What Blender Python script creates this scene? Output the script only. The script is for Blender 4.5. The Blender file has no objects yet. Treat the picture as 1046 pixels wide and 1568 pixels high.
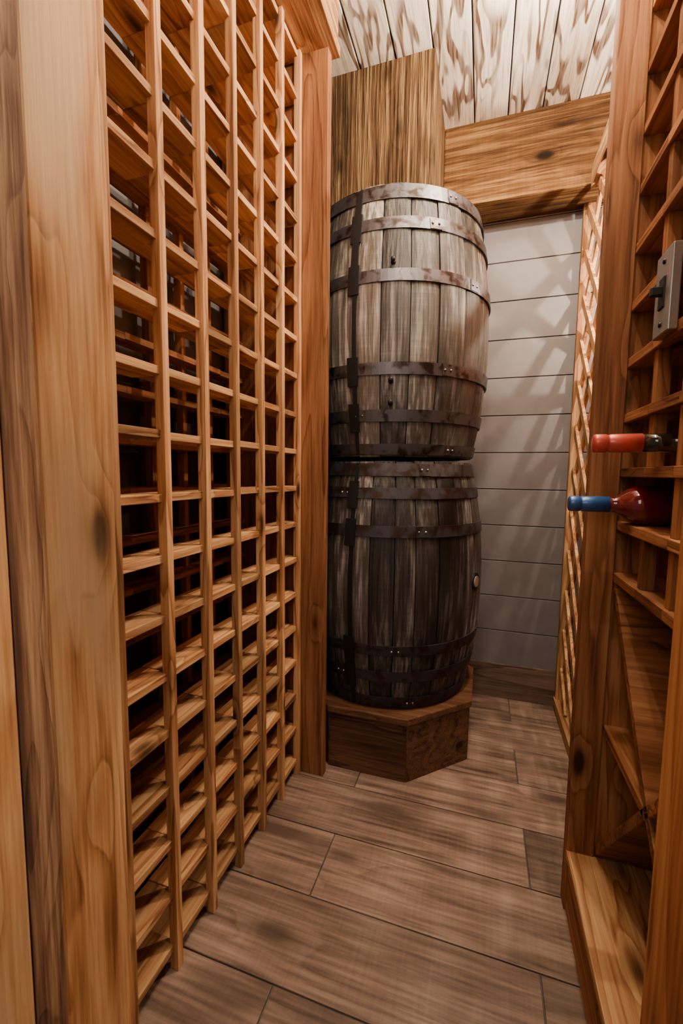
import bpy, math, random, bmesh
from mathutils import Vector, Matrix
random.seed(7)
sc = bpy.context.scene

# ------------------------------------------------------------ materials
def nd(nt, typ, **kw):
    n = nt.nodes.new(typ)
    for k, v in kw.items():
        setattr(n, k, v)
    return n

def lk(nt, a, b): nt.links.new(a, b)

def mth(nt, op, a, b=None, c=None, clamp=False):
    n = nd(nt, 'ShaderNodeMath', operation=op); n.use_clamp = clamp
    for i, v in enumerate((a, b, c)):
        if v is None: continue
        if isinstance(v, (int, float)): n.inputs[i].default_value = v
        else: lk(nt, v, n.inputs[i])
    return n.outputs[0]

def vmul(nt, v, s):
    n = nd(nt, 'ShaderNodeVectorMath', operation='MULTIPLY')
    lk(nt, v, n.inputs[0]); n.inputs[1].default_value = s
    return n.outputs[0]

def mixc(nt, f, a, b, mode='MIX'):
    n = nd(nt, 'ShaderNodeMix', data_type='RGBA', blend_type=mode)
    if isinstance(f, (int, float)): n.inputs[0].default_value = f
    else: lk(nt, f, n.inputs[0])
    for i, v in ((6, a), (7, b)):
        if isinstance(v, tuple): n.inputs[i].default_value = (*v[:3], 1)
        else: lk(nt, v, n.inputs[i])
    return n.outputs[2]

def ramp(nt, f, stops):
    n = nd(nt, 'ShaderNodeValToRGB')
    e = n.color_ramp.elements
    while len(e) < len(stops): e.new(0.5)
    for i, (p, c) in enumerate(stops):
        e[i].position = p; e[i].color = (*c, 1)
    lk(nt, f, n.inputs[0])
    return n.outputs[0]

def newmat(name):
    m = bpy.data.materials.new(name); m.use_nodes = True
    nt = m.node_tree
    return m, nt, nt.nodes['Principled BSDF']

def base_coords(nt):
    tc = nd(nt, 'ShaderNodeTexCoord'); geo = nd(nt, 'ShaderNodeNewGeometry')
    comb = nd(nt, 'ShaderNodeCombineXYZ')
    r = geo.outputs['Random Per Island']
    lk(nt, mth(nt, 'MULTIPLY', r, 17.3), comb.inputs[0])
    lk(nt, mth(nt, 'MULTIPLY', r, 31.7), comb.inputs[1])
    lk(nt, mth(nt, 'MULTIPLY', r, 23.9), comb.inputs[2])
    add = nd(nt, 'ShaderNodeVectorMath', operation='ADD')
    lk(nt, tc.outputs['Object'], add.inputs[0]); lk(nt, comb.outputs[0], add.inputs[1])
    return add.outputs[0], r

def noise(nt, v, scale, detail=3, dist=0.0, rough=.5):
    n = nd(nt, 'ShaderNodeTexNoise')
    n.inputs['Scale'].default_value = scale; n.inputs['Detail'].default_value = detail
    n.inputs['Distortion'].default_value = dist; n.inputs['Roughness'].default_value = rough
    lk(nt, v, n.inputs['Vector'])
    return n.outputs[0]

def stretch(nt, v, k):   # contrast about .5
    return mth(nt, 'ADD', mth(nt, 'MULTIPLY', mth(nt, 'SUBTRACT', v, .5), k), .5, clamp=True)

def smooth(nt, v, a, b, lo, hi):
    mr = nd(nt, 'ShaderNodeMapRange', interpolation_type='SMOOTHSTEP')
    lk(nt, v, mr.inputs[0])
    for i, x in enumerate((a, b, lo, hi)): mr.inputs[i+1].default_value = x
    return mr.outputs[0]

def wood(name, axis, dark, mid, light, rough=.75, ring=5, knots=.8, fine=.55, bump=.4, isl=.35,
         across=7.0, along=.8, finesc=170, knotcol=None, blotch=.25, spec=.18, grey=None, greyth=.5, saw=0,
         kden=(4.0, 11.0), bdist=.003, med=45):
    m, nt, b = newmat(name)
    co, r = base_coords(nt)
    def S(al, ac):
        s = [ac, ac, ac]; s['xyz'.index(axis)] = al
        return tuple(s)
    P = vmul(nt, co, S(along, across))
    K = vmul(nt, co, S(*kden))
    vo = nd(nt, 'ShaderNodeTexVoronoi'); vo.inputs['Scale'].default_value = 1.0
    lk(nt, K, vo.inputs['Vector'])
    kn = smooth(nt, vo.outputs['Distance'], .03, .38, 1, 0)
    n1 = noise(nt, P, 1.3, 3, .25, .4)
    v = mth(nt, 'ADD', mth(nt, 'MULTIPLY', n1, ring*1.5), mth(nt, 'MULTIPLY', kn, 1.6*knots))
    v = mth(nt, 'FRACT', v)
    v = mth(nt, 'SUBTRACT', 1.0, mth(nt, 'MULTIPLY', mth(nt, 'POWER', v, 3.0), smooth(nt, v, .90, 1.0, 1, 0)))
    nm = stretch(nt, noise(nt, vmul(nt, co, S(1.6, med)), 1.0, 3), 2.8)
    nf = stretch(nt, noise(nt, vmul(nt, co, S(7, finesc)), 1.0, 3), 2.8)
    n2 = mth(nt, 'ADD', mth(nt, 'MULTIPLY', nm, .5), mth(nt, 'MULTIPLY', nf, .5))
    f = mth(nt, 'ADD', mth(nt, 'MULTIPLY', v, 1-fine), mth(nt, 'MULTIPLY', n2, fine))
    if saw:
        ax = [6, 6, 6]; ax['xyz'.index(axis)] = 150
        sw_ = stretch(nt, noise(nt, vmul(nt, co, tuple(ax)), 1.0, 1), 2.0)
        f = mth(nt, 'ADD', mth(nt, 'MULTIPLY', f, 1-saw), mth(nt, 'MULTIPLY', sw_, saw))
    col = ramp(nt, f, [(.15, dark), (.52, mid), (.88, light)])
    if knots > 0:
        kc = knotcol or tuple(c*.3 for c in dark)
        col = mixc(nt, smooth(nt, vo.outputs['Distance'], .10, .30, .45*knots, 0), col, dark)
        col = mixc(nt, smooth(nt, vo.outputs['Distance'], .07, .17, knots, 0), col, kc)
    if grey:
        g = noise(nt, vmul(nt, co, S(2.2, 8)), 1.0, 4)
        col = mixc(nt, smooth(nt, g, greyth-.08, greyth+.1, 0, .85), col, grey)
    bl = noise(nt, vmul(nt, co, S(1.5, 4)), 1.0, 2)
    br = mth(nt, 'ADD', mth(nt, 'MULTIPLY', mth(nt, 'SUBTRACT', r, .5), isl), 1.0)
    br = mth(nt, 'ADD', br, mth(nt, 'MULTIPLY', mth(nt, 'SUBTRACT', bl, .5), blotch*2.5))
    cb = nd(nt, 'ShaderNodeCombineColor')
    for i in range(3): lk(nt, br, cb.inputs[i])
    col = mixc(nt, 1.0, col, cb.outputs[0], 'MULTIPLY')
    lk(nt, col, b.inputs['Base Color'])
    b.inputs['Roughness'].default_value = rough
    b.inputs['Specular IOR Level'].default_value = spec
    bp = nd(nt, 'ShaderNodeBump'); bp.inputs['Strength'].default_value = bump
    bp.inputs['Distance'].default_value = bdist
    lk(nt, f, bp.inputs['Height']); lk(nt, bp.outputs[0], b.inputs['Normal'])
    return m

def metal(name, c1, c2, rough=.4, metallic=.9, sc_=30, th=(.40, .56)):
    m, nt, b = newmat(name)
    co, r = base_coords(nt)
    n = noise(nt, co, sc_, 5, .3)
    lk(nt, ramp(nt, n, [(th[0], c1), (th[1], c2)]), b.inputs['Base Color'])
    b.inputs['Metallic'].default_value = metallic
    lk(nt, mth(nt, 'ADD', mth(nt, 'MULTIPLY', n, .4), rough-.2), b.inputs['Roughness'])
    return m

def plain(name, c, rough=.5, metallic=0, var=.15, **kw):
    m, nt, b = newmat(name)
    co, r = base_coords(nt)
    n = noise(nt, co, 12, 3)
    lk(nt, ramp(nt, n, [(.3, tuple(x*(1-var) for x in c)), (.7, tuple(min(1, x*(1+var)) for x in c))]), b.inputs['Base Color'])
    b.inputs['Roughness'].default_value = rough; b.inputs['Metallic'].default_value = metallic
    for k, v in kw.items(): b.inputs[k.replace('_', ' ')].default_value = v
    return m

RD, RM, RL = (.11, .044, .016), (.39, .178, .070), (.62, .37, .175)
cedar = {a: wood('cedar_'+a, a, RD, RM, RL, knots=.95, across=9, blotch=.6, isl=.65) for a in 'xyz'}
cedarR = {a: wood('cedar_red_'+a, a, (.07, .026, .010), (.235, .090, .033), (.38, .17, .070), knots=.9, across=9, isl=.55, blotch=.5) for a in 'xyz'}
jambm = wood('pine_jamb', 'z', (.17, .065, .020), (.45, .21, .075), (.66, .39, .18), ring=4, knots=.9, fine=.65, across=8, isl=.1, blotch=.6, grey=(.57, .37, .205), greyth=.57, kden=(3.2, 8))
jambo = wood('pine_jamb_amber', 'z', (.18, .065, .02), (.42, .16, .05), (.58, .27, .10), ring=4, knots=.5, fine=.6, across=8, isl=.1, blotch=.45)
jambr = wood('weathered_jamb', 'z', (.05, .026, .016), (.18, .09, .048), (.38, .23, .13), ring=6, knots=.5, fine=.75, bump=.9, across=12, along=2.0, isl=.1, blotch=.9)
colm = wood('rough_sawn_timber_z', 'z', (.018, .008, .003), (.105, .056, .024), (.27, .17, .075), rough=.9, knots=.95, ring=2, fine=.9, bump=1.0, finesc=150, med=85, isl=.1, blotch=.6, kden=(4, 8), bdist=.008)
beamm = wood('rough_sawn_timber_x', 'x', (.022, .008, .003), (.11, .050, .015), (.26, .14, .05), rough=.85, knots=.95, ring=3, fine=.85, bump=1.0, isl=.1, blotch=.7, saw=.06, kden=(4, 8), bdist=.006, med=65)
floorm = wood('wood_look_tile', 'x', (.07, .044, .033), (.225, .148, .110), (.39, .27, .205), rough=.45, ring=2.5, knots=.6, fine=.75, isl=.5, bump=.2, blotch=.6, across=7, finesc=110, saw=.08, knotcol=(.05, .032, .024), kden=(2.6, 6), spec=.35, grey=(.10, .066, .05), greyth=.60)
plinm = wood('dark_barnwood', 'x', (.03, .012, .007), (.10, .045, .023), (.19, .09, .046), rough=.6, knots=.8, ring=4, fine=.6, bump=.5)
plint = wood('plinth_top_wood', 'x', (.045, .018, .008), (.105, .046, .021), (.18, .085, .040), rough=.6, knots=.3)
basem = wood('baseboard_tile', 'x', (.035, .022, .016), (.10, .063, .046), (.18, .12, .09), rough=.5, knots=.3, ring=3)
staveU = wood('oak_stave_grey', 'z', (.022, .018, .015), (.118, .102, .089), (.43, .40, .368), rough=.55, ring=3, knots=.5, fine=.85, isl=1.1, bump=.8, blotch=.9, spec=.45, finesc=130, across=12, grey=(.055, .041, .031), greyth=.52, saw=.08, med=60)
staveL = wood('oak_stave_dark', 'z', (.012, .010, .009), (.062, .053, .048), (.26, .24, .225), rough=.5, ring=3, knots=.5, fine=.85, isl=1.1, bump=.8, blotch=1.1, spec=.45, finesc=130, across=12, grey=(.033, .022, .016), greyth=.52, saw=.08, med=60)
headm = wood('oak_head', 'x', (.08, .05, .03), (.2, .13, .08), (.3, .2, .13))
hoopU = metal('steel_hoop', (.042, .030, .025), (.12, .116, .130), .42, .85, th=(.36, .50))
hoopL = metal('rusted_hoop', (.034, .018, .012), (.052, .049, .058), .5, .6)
blackm = plain('black_iron', (.010, .010, .012), .5, .4)
rivm = metal('rivet_steel', (.25, .22, .2), (.5, .48, .46), .35)
wallm = plain('painted_shiplap', (.148, .134, .136), .55, 0, .10)
walldk = plain('wall_shadow_gap', (.02, .017, .017), .9)
wallbr = plain('painted_wall_shade', (.030, .018, .012), .7)  # shade behind the left rack, painted into the lower wall boards
grout = plain('grout', (.09, .078, .072), .9)
frontm = plain('painted_plaster', (.45, .40, .36), .8)

def ceiling_mat():
    m, nt, b = newmat('whitewashed_pine')
    co, r = base_coords(nt)
    a = noise(nt, vmul(nt, co, (30, 5.0, 1)), 1.0, .5, .35)
    a2 = mth(nt, 'PINGPONG', mth(nt, 'MULTIPLY', a, 3.1), .5)
    msk = smooth(nt, noise(nt, vmul(nt, co, (8, 3.6, 1)), 1.0, 1), .36, .50, 0, 1)
    lines = smooth(nt, a2, .25, .39, 0, 1)
    f = mth(nt, 'MULTIPLY', lines, msk)
    fine = noise(nt, vmul(nt, co, (160, 8, 1)), 1.0, 3)
    f = mth(nt, 'MULTIPLY', f, mth(nt, 'ADD', mth(nt, 'MULTIPLY', stretch(nt, fine, 2.5), .6), .55), clamp=True)
    base = ramp(nt, stretch(nt, fine, 2), [(.1, (.48, .41, .32)), (.6, (.77, .71, .62))])
    lk(nt, mixc(nt, f, base, (.10, .050, .026)), b.inputs['Base Color'])
    b.inputs['Roughness'].default_value = .6
    bp = nd(nt, 'ShaderNodeBump'); bp.inputs['Strength'].default_value = .3; bp.inputs['Distance'].default_value = .003
    lk(nt, a, bp.inputs['Height']); lk(nt, bp.outputs[0], b.inputs['Normal'])
    return m
ceilm = ceiling_mat()

# ------------------------------------------------------------ mesh builder
class B:
    def __init__(s): s.v = []; s.f = []; s.mi = []; s.mats = []; s.sm = []
    def m(s, mat):
        if mat not in s.mats: s.mats.append(mat)
        return s.mats.index(mat)
    def add(s, vs, fs, mat, smooth=False):
        o = len(s.v); s.v += [tuple(v) for v in vs]; i = s.m(mat)
        for f in fs: s.f.append(tuple(o+k for k in f)); s.mi.append(i); s.sm.append(smooth)
    def box(s, x0, x1, y0, y1, z0, z1, mat):
        vs = [(x, y, z) for z in (z0, z1) for y in (y0, y1) for x in (x0, x1)]
        s.add(vs, [(0, 2, 3, 1), (4, 5, 7, 6), (0, 1, 5, 4), (2, 6, 7, 3), (0, 4, 6, 2), (1, 3, 7, 5)], mat)
    def prism(s, poly, d0, d1, plane, mat):
        n = len(poly)
        if plane == 'yz':
            vs = [(d0, a, b) for a, b in poly]+[(d1, a, b) for a, b in poly]
        else:
            vs = [(a, b, d0) for a, b in poly]+[(a, b, d1) for a, b in poly]
        fs = [tuple(range(n))[::-1], tuple(range(n, 2*n))]+[(i, (i+1) % n, n+(i+1) % n, n+i) for i in range(n)]
        s.add(vs, fs, mat)
    def diag(s, y0, z0, y1, z1, t, x0, x1, mat):
        d = Vector((y1-y0, z1-z0)).normalized(); n = Vector((-d.y, d.x))*t/2
        s.prism([(y0-n.x, z0-n.y), (y1-n.x, z1-n.y), (y1+n.x, z1+n.y), (y0+n.x, z0+n.y)], x0, x1, 'yz', mat)
    def lathe(s, prof, n, mat, axis='z', c=(0, 0, 0), smooth=True):
        vs = []
        for (r, h) in prof:
            for i in range(n):
                a = 2*math.pi*i/n; p, q = r*math.cos(a), r*math.sin(a)
                vs.append((c[0]+p, c[1]+q, c[2]+h) if axis == 'z' else ((c[0]+h, c[1]+p, c[2]+q)))
        fs = []
        for j in range(len(prof)-1):
            for i in range(n):
                k = (i+1) % n
                fs.append((j*n+i, j*n+k, (j+1)*n+k, (j+1)*n+i))
        fs.append(tuple(range(n))[::-1]); fs.append(tuple((len(prof)-1)*n+i for i in range(n)))
        s.add(vs, fs, mat, smooth)
    def obj(s, name, loc=(0, 0, 0), bevel=0.0):
        me = bpy.data.meshes.new(name)
        me.from_pydata([(v[0]-loc[0], v[1]-loc[1], v[2]-loc[2]) for v in s.v], [], s.f)
        for mt in s.mats: me.materials.append(mt)
        me.polygons.foreach_set('material_index', s.mi)
        me.polygons.foreach_set('use_smooth', s.sm)
        me.update()
        bm = bmesh.new(); bm.from_mesh(me); bmesh.ops.recalc_face_normals(bm, faces=bm.faces); bm.to_mesh(me); bm.free()
        o = bpy.data.objects.new(name, me); o.location = loc
        sc.collection.objects.link(o)
        if bevel:
            md = o.modifiers.new('bevel', 'BEVEL'); md.width = bevel; md.segments = 2
            md.limit_method = 'ANGLE'; md.angle_limit = math.radians(40)
        return o

XL, XR, YB, ZC = -.82, .62, 2.0, 2.345
Y0 = -1.0

# ------------------------------------------------------------ room shell
b = B()
b.box(XL-.05, XR+.05, Y0, YB+.05, -.06, -.004, grout)
pitch, org = .187, .68
i = -9
while org+i*pitch < YB:
    ya, yb = org+i*pitch, min(org+(i+1)*pitch, YB)
    off = .15 if i % 2 == 0 else -.35
    k = -3
    while off+k*1.0 < XR:
        xa, xb = max(off+k, XL), min(off+k+1.0, XR)
        if xb-xa > .01:
            b.box(xa+.0016, xb-.0016, ya+.0016, yb-.0016, -.012, 0, floorm)
        k += 1
    i += 1
b.obj('floor', bevel=.0012)

b = B()
b.box(XL-.05, XR+.05, Y0, YB+.05, ZC+.018, ZC+.06, walldk)
x = -.92
while x < XR+.05:
    b.box(x+.0020, x+.1180, Y0, YB+.04, ZC, ZC+.02, ceilm); x += .12
b.obj('ceiling', bevel=.003)

def shiplap(name, plane):
    b = B()
    zs = [0]+[.937+.158*k for k in range(-5, 9)]+[ZC]
    if plane == 'back':
        b.box(XL, XR, YB+.012, YB+.05, 0, ZC, walldk)
    elif plane == 'left':
        b.box(XL-.05, XL-.012, .445, YB, 0, ZC, walldk)
    else:
        b.box(XR+.012, XR+.05, .445, YB, 0, ZC, walldk)
    for z0, z1 in zip(zs, zs[1:]):
        mt = wallm
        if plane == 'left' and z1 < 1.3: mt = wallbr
        if plane == 'back': b.box(XL, XR, YB, YB+.014, z0+.0016, z1-.0016, mt)
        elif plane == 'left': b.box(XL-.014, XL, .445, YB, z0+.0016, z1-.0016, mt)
        else: b.box(XR, XR+.014, .445, YB, z0+.0016, z1-.0016, cedarR['y'])
    return b.obj(name, bevel=.0015)
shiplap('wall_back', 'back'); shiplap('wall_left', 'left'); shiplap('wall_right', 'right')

b = B()   # doorway wall
b.box(XL-.05, -.485, .20, .44, 0, ZC, frontm)
b.box(.19, XR+.05, .20, .44, 0, ZC, frontm)
b.box(-.485, .19, .20, .44, 2.06, ZC, frontm)
b.obj('wall_front')

b = B()   # door jamb timber
b.box(-.485, -.460, .346, .447, 0, 2.06, jambm)
b.box(-.485, -.455, .309, .3455, 0, 2.06, jambr)
b.box(-.485, -.458, .19, .3085, 0, 2.06, jambm)
b.box(.166, .19, .346, .447, 0, 2.06, jambo)
b.box(.163, .19, .309, .3455, 0, 2.06, jambo)
b.box(.166, .19, .19, .3085, 0, 2.06, jambo)
b.box(-.485, .19, .19, .447, 2.035, 2.06, cedar['x'])
b.obj('door_frame', bevel=.004)

b = B()
b.box(-.66, .615, YB-.014, YB, 0, .155, basem)
b.obj('baseboard_back', bevel=.002)

b = B()
b.box(-.19, XR, 1.842, YB, 2.047, ZC, beamm)
b.obj('ceiling_beam', bevel=.005)
b = B()
b.box(-.70, -.19, 1.50, YB, 1.866, ZC, colm)
b.obj('timber_column', bevel=.004)

# ------------------------------------------------------------ left rack
b = B()
ups = [.528+.119*k for k in range(0, 7)]
for y in ups:
    j = random.uniform(-.001, .001)
    b.box(-.560, -.540+j, y-.0082, y+.0082, 0, 2.205, cedar['z'])
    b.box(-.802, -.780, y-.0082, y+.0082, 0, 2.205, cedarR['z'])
ys = [.45]+ups+[1.25]
for r in range(20):
    z = .040+.113*r
    if z > 2.19: break
    for ya, yb in zip(ys, ys[1:]):
        jz = random.uniform(-.0015, .0015)
        b.box(-.616, -.549+random.uniform(-.002, .001), ya, yb, z+jz, z+.015+jz, cedar['y'])
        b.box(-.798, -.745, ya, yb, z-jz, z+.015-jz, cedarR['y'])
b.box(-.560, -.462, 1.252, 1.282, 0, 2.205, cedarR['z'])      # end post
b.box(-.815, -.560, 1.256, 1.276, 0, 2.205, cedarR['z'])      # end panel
b.box(-.815, -.440, .45, 1.295, 2.205, 2.235, cedar['y'])     # top board
b.box(-.470, -.445, .45, 1.29, 2.236, ZC-.002, cedar['y'])     # fascia
b.obj('wine_rack', bevel=.0012)

# ------------------------------------------------------------ right rear diamond lattice rack
b = B()
ly0, ly1, lz0, lz1 = 1.075, 1.960, .045, 2.03
def clipseg(y, z, dy, dz):
    t0, t1 = -9, 9
    for p, d, lo, hi in ((y, dy, ly0, ly1), (z, dz, lz0, lz1)):
        a_, b_ = (lo-p)/d, (hi-p)/d
        if a_ > b_: a_, b_ = b_, a_
        t0, t1 = max(t0, a_), min(t1, b_)
    return (t0, t1) if t1-t0 > .02 else None
step = .168
for sgn, x0, x1 in ((1, .345, .356), (-1, .356, .367)):
    zc = -1.5
    while zc < 3.2:
        sg = clipseg(ly1, zc, 1, sgn)
        if sg:
            b.diag(ly1+sg[0], zc+sgn*sg[0], ly1+sg[1], zc+sgn*sg[1], .030, x0, x1, cedar['z'])
        zc += step
b.box(.335, .375, YB-.040, YB-.016, .02, 2.046, cedar['z'])
b.box(.332, .378, 1.075, 1.84, 2.03, 2.11, cedar['y'])
b.box(.330, .378, 1.075, YB-.016, 0, .045, cedar['y'])
b.box(.334, .378, 1.064, 1.085, 0, 2.11, cedar['z'])
b.obj('wine_rack', bevel=.0012)

# ------------------------------------------------------------ right near rack
b = B()
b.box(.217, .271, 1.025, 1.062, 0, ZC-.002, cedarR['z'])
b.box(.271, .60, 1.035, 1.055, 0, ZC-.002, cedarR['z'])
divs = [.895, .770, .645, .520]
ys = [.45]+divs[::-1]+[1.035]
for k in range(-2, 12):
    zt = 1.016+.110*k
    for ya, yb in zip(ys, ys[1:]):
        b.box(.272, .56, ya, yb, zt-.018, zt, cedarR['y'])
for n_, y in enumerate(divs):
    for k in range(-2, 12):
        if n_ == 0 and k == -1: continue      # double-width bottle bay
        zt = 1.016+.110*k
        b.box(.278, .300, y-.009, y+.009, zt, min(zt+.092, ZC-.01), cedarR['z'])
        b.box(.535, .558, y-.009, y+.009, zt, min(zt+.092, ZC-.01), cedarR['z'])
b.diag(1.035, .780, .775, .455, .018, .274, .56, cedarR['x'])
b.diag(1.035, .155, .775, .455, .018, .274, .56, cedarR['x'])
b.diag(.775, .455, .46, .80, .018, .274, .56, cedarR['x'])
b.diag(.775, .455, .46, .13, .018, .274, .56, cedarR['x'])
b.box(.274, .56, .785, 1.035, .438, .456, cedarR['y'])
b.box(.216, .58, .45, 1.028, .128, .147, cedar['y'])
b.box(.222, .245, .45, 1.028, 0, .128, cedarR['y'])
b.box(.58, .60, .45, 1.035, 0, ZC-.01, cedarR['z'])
b.obj('wine_rack', bevel=.0012)

# light switch on the rack face
b = B()
sw = plain('brushed_plate', (.30, .285, .275), .35, .6)
dy = .022
b.box(.258, .2715, .770+dy, .833+dy, 1.222, 1.350, sw)
b.box(.2555, .259, .790+dy, .812+dy, 1.262, 1.310, blackm)
b.prism([(.795+dy, 1.282), (.807+dy, 1.282), (.806+dy, 1.296), (.796+dy, 1.296)], .241, .258, 'yz', blackm)
for z in (1.238, 1.334):
    b.lathe([(.004, 0), (.004, .004)], 12, blackm, 'x', (.2555, .801+dy, z))
b.obj('light_switch', bevel=.002)

# ------------------------------------------------------------ plinth
cx, cy = -.33, 1.63
b = B()
def octo(ap):
    R = ap/math.cos(math.pi/8)
    return [(cx+R*math.cos(math.pi/8+k*math.pi/4), cy+R*math.sin(math.pi/8+k*math.pi/4)) for k in range(8)]
o1 = octo(.318)
for k in range(8):
    p, q = Vector(o1[k]), Vector(o1[(k+1) % 8])
    c = Vector((cx, cy)); pi_, qi = c+(p-c)*.94, c+(q-c)*.94
    b.prism([tuple(p), tuple(q), tuple(qi), tuple(pi_)], 0, .196, 'xy', plinm)
b.prism(octo(.327), .196, .220, 'xy', plint)
b.obj('barrel_plinth', (cx, cy, 0), bevel=.003)

# ------------------------------------------------------------ barrels
def barrel(z0, H, rh, rb, smat, hmat, hoops, seed, bung=None, bolts=(), strap=None):
    rnd = random.Random(seed)
    b = B()
    R = lambda t: rh+(rb-rh)*(1-abs(2*t-1)**2.1)
    def patch(a0, a1, t0, t1, off, th, mat, na, nz, crown=0):
        vs = []
        for (o) in (off+th, off):
            for j in range(nz+1):
                t = t0+(t1-t0)*j/nz
                for i in range(na+1):
                    u = i/na
                    a = a0+(a1-a0)*u; r = R(t)+o - (crown*(2*u-1)**4 if o == off+th else 0)
                    vs.append((cx+r*math.cos(a), cy+r*math.sin(a), z0+H*t))
        W = na+1; N = W*(nz+1); fs = []
        for j in range(nz):
            for i in range(na):
                p = j*W+i
                fs.append((p, p+1, p+W+1, p+W)); fs.append((N+p, N+p+W, N+p+W+1, N+p+1))
        for i in range(na):
            fs.append((i, N+i, N+i+1, i+1)); q = nz*W+i; fs.append((q, q+1, N+q+1, N+q))
        for j in range(nz):
            p = j*W; fs.append((p, p+W, N+p+W, N+p)); p = j*W+na; fs.append((p, N+p, N+p+W, p+W))
        b.add(vs, fs, mat, False)
    seam = math.radians(-78.6-21)
    n = 28; ws = [rnd.uniform(.6, 1.4) for _ in range(n)]; tot = sum(ws); a = seam
    for w in ws:
        da = 2*math.pi*w/tot
        patch(a+.0055, a+da-.0055, rnd.uniform(0, .004), 1-rnd.uniform(0, .004), -.022+rnd.uniform(-.0025, .001), .022, smat, 6, 22, .0024)
        a += da
    prof = [(R(t/12)-.012, z0+H*t/12) for t in range(1, 12)]
    b.lathe([(r, h) for r, h in prof], 48, blackm, 'z', (cx, cy, 0))
    b.lathe([(rh-.022, z0+H-.04), (rh-.022, z0+H-.012)], 48, headm, 'z', (cx, cy, 0), False)
    for (t, wd) in hoops:
        t0, t1 = t-wd/2/H, t+wd/2/H
        t0 = max(t0, .001); t1 = min(t1, .999)
        ns = 96; vs = []; fs = []
        for i in range(ns):
            a = 2*math.pi*i/ns
            for (tt, o) in ((t0, .0), (t0, .0042), (t1, .0042), (t1, .0)):
                r = R(tt)+o; vs.append((cx+r*math.cos(a), cy+r*math.sin(a), z0+H*tt))
        for i in range(ns):
            k = (i+1) % ns
            for q in range(4):
                fs.append((i*4+q, k*4+q, k*4+(q+1) % 4, i*4+(q+1) % 4))
        b.add(vs, fs, hmat, False)
        aa = math.radians(-78.6)+rnd.uniform(-.5, .9)
        patch(aa-.07, aa+.05, t0+.002, t1-.002, .004, .002, hmat, 3, 1)
        for s1 in (-.045, .02):
            r = R(t)+.006; ang = aa+s1
            c = (cx+r*math.cos(ang), cy+r*math.sin(ang), z0+H*t)
            bm = bmesh.new(); bmesh.ops.create_icosphere(bm, subdivisions=1, radius=.0045)
            vs = [(v.co.x+c[0], v.co.y+c[1], v.co.z+c[2]) for v in bm.verts]
            fs = [tuple(v.index for v in f.verts) for f in bm.faces]; bm.free()
            b.add(vs, fs, rivm, True)
        if 0.1 < t < .95:
            patch(seam-.07, seam+.035, t-.06, t+.045, .0045, .005, blackm, 4, 3)
    patch(seam-.022, seam+.014, .01, .99, .001, .0060, blackm, 2, 24)
    if strap: patch(seam-.045, seam+.02, strap[0], strap[1], .0045, .005, blackm, 3, 8)
    for (ang, t) in bolts:
        an = math.radians(ang); r = R(t)
        d = Vector((math.cos(an), math.sin(an), 0)); p = Vector((cx, cy, z0+H*t))+d*(r-.002)
        M = d.to_track_quat('Z', 'Y').to_matrix()
        prof = [(.008, 0), (.008, .004), (.0035, .005), (.0035, .018), (.007, .019), (.007, .026), (.004, .028)]
        vs = []; ns = 12
        for rr, h in prof:
            for i in range(ns):
                a = 2*math.pi*i/ns; vs.append(p+M@Vector((rr*math.cos(a), rr*math.sin(a), h)))
        fs = [(j*ns+i, j*ns+(i+1) % ns, (j+1)*ns+(i+1) % ns, (j+1)*ns+i) for j in range(len(prof)-1) for i in range(ns)]
        fs.append(tuple((len(prof)-1)*ns+i for i in range(ns)))
        b.add(vs, fs, blackm, True)
    if bung:
        an = math.radians(bung[0]); r = R(bung[1])
        d = Vector((math.cos(an), math.sin(an), 0)); p = Vector((cx, cy, z0+H*bung[1]))+d*(r-.004)
        M = d.to_track_quat('Z', 'Y').to_matrix()
        for (r0, hh, mt) in ((.030, .007, blackm), (.019, .010, plain('bung_wood', (.34, .29, .24), .6))):
            vs = []; ns = 24
            for rr, h in ((r0, 0), (r0, hh), (0.0005, hh)):
                for i in range(ns):
                    a = 2*math.pi*i/ns; vs.append(p+M@Vector((rr*math.cos(a), rr*math.sin(a), h)))
            fs = [(j*ns+i, j*ns+(i+1) % ns, (j+1)*ns+(i+1) % ns, (j+1)*ns+i) for j in range(2) for i in range(ns)]
            b.add(vs, fs, mt, False)
    return b.obj('wooden_barrel', (cx, cy, z0))
hw = .036
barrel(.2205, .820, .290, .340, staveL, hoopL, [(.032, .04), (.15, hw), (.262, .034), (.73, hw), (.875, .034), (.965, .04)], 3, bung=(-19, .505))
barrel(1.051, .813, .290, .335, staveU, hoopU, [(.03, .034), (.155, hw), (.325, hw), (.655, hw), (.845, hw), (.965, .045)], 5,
       bolts=[(-80, .70), (-80, .28), (-80, .20)], strap=(.60, .97))

# ------------------------------------------------------------ bottles
def bottle(xt, y, z, cap, body, k=0.0, glassy=None):
    b = B()
    n = 32
    b.lathe([(.0115, .0), (.0145, .0015), (.0155, .004), (.0155, .019), (.0142, .021), (.0142, .024), (.0152, .026), (.0158, .071)], n, cap, 'x', (xt, y, z))
    b.lathe([(.0145, .069), (.0150, .078+k*.7), (.017, .084+k), (.022, .092+k), (.031, .102+k), (.0365, .115+k), (.0375, .128+k), (.0375, .285), (.034, .295), (.02, .296), (.004, .285)], n, body, 'x', (xt, y, z))
    return b.obj('wine_bottle', (xt, y, z))
redcap = plain('red_foil', (.66, .085, .06), .4, .2, Coat_Weight=.3)
bluecap = plain('blue_foil', (.03, .10, .30), .4, .3, Coat_Weight=.3)
dglass = plain('dark_green_glass', (.02, .012, .008), .08, 0, Coat_Weight=.5)
rglass = plain('red_wine_glass', (.16, .006, .010), .08, 0, Transmission_Weight=.2, Coat_Weight=.5)
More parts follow.
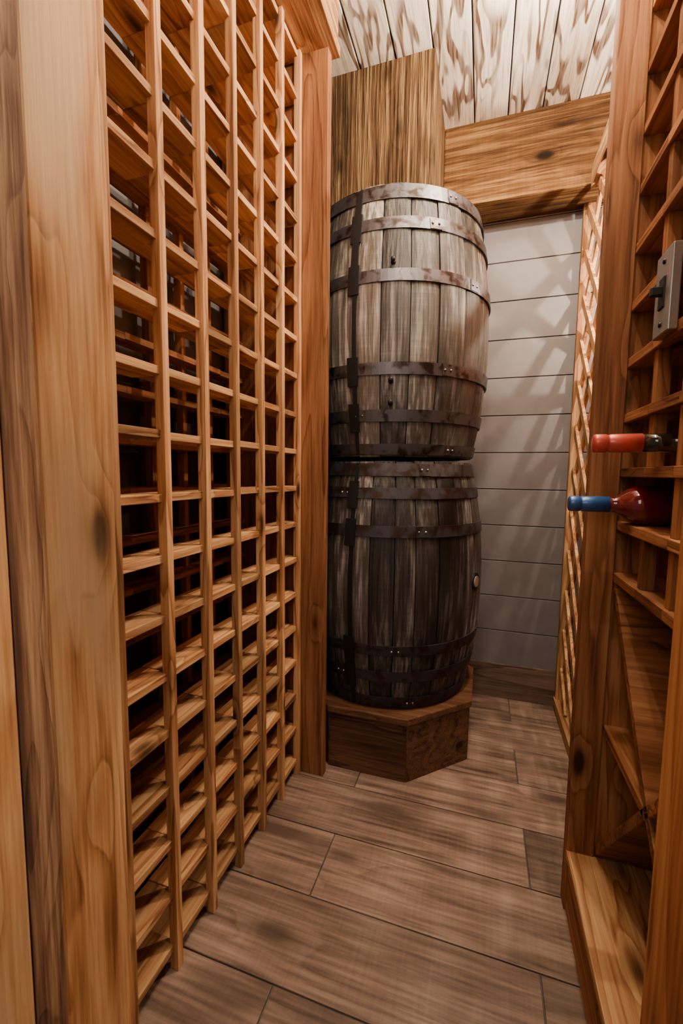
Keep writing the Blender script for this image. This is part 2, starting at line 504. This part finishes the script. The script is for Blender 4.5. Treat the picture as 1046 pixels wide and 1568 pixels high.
bottle(.176, .832, 1.0545, redcap, dglass, .03)
bottle(.166, .957, .9445, bluecap, rglass)

# ------------------------------------------------------------ lamps
def lamp_fixture(x, y, z):
    b = B()
    hous = plain('lamp_housing', (.7, .66, .6), .4, .2)
    b.lathe([(.05, ZC-.012), (.05, ZC)], 32, hous, 'z', (x, y, 0))
    b.lathe([(.006, z+.05), (.006, ZC-.01)], 12, hous, 'z', (x, y, 0))
    b.lathe([(.012, z+.035), (.012, z+.06), (.008, z+.065)], 32, hous, 'z', (x, y, 0))
    return b.obj('ceiling_lamp', (x, y, ZC))
def pt(name, loc, e, col, r):
    l = bpy.data.lights.new(name, 'POINT'); l.energy = e; l.color = col; l.shadow_soft_size = r
    o = bpy.data.objects.new(name, l); o.location = loc; sc.collection.objects.link(o); return o
WARM = (1, .83, .63)
for (lx, ly, le) in ((.17, 1.22, 42), (.06, .86, 18), (-.04, .54, 17)):  # second and third lamps are unseen additions, for light streaks on left rack
    lamp_fixture(lx, ly, 2.19)
    pt('ceiling_bulb', (lx, ly, 2.19), le, WARM, .009)
# wall sconce behind the lattice
b = B()
hs = plain('sconce_brass', (.35, .25, .12), .35, .8)
b.lathe([(.035, 0), (.035, -.01), (.012, -.014), (.010, -.03), (.014, -.034), (.014, -.045)], 24, hs, 'x', (XR, 1.62, 1.72))
b.obj('wall_sconce', (XR, 1.62, 1.72))
pt('rack_bulb', (.545, 1.62, 1.72), 30, (1, .82, .62), .012)
l = bpy.data.lights.new('added_fill_light', 'AREA'); l.energy = 8; l.color = (1, .86, .72); l.size = .7  # unseen fill, added outside the doorway to brighten the room
o = bpy.data.objects.new('added_fill_light', l); o.location = (-.1, -.7, 1.7)
o.rotation_euler = (math.radians(66), 0, 0); sc.collection.objects.link(o)

w = bpy.data.worlds.new('World'); sc.world = w; w.use_nodes = True
w.node_tree.nodes['Background'].inputs[0].default_value = (1, .88, .78, 1)
w.node_tree.nodes['Background'].inputs[1].default_value = .18

# ------------------------------------------------------------ camera
cam = bpy.data.cameras.new('camera'); co = bpy.data.objects.new('camera', cam); sc.collection.objects.link(co)
cam.sensor_fit = 'HORIZONTAL'; cam.sensor_width = 24; cam.lens = 24*658/1046
cam.clip_start = .01
a, p, r = math.radians(18), math.radians(5.2), .0113
F = Vector((-math.sin(a)*math.cos(p), math.cos(a)*math.cos(p), -math.sin(p)))
Rv = Vector((math.cos(a), math.sin(a), 0)); U = Rv.cross(F)
cr = Rv*math.cos(r)+U*math.sin(r); cu = U*math.cos(r)-Rv*math.sin(r)
M = Matrix((cr, cu, -F)).transposed().to_4x4(); M.translation = (0, 0, 1.0)
co.matrix_world = M
sc.camera = co
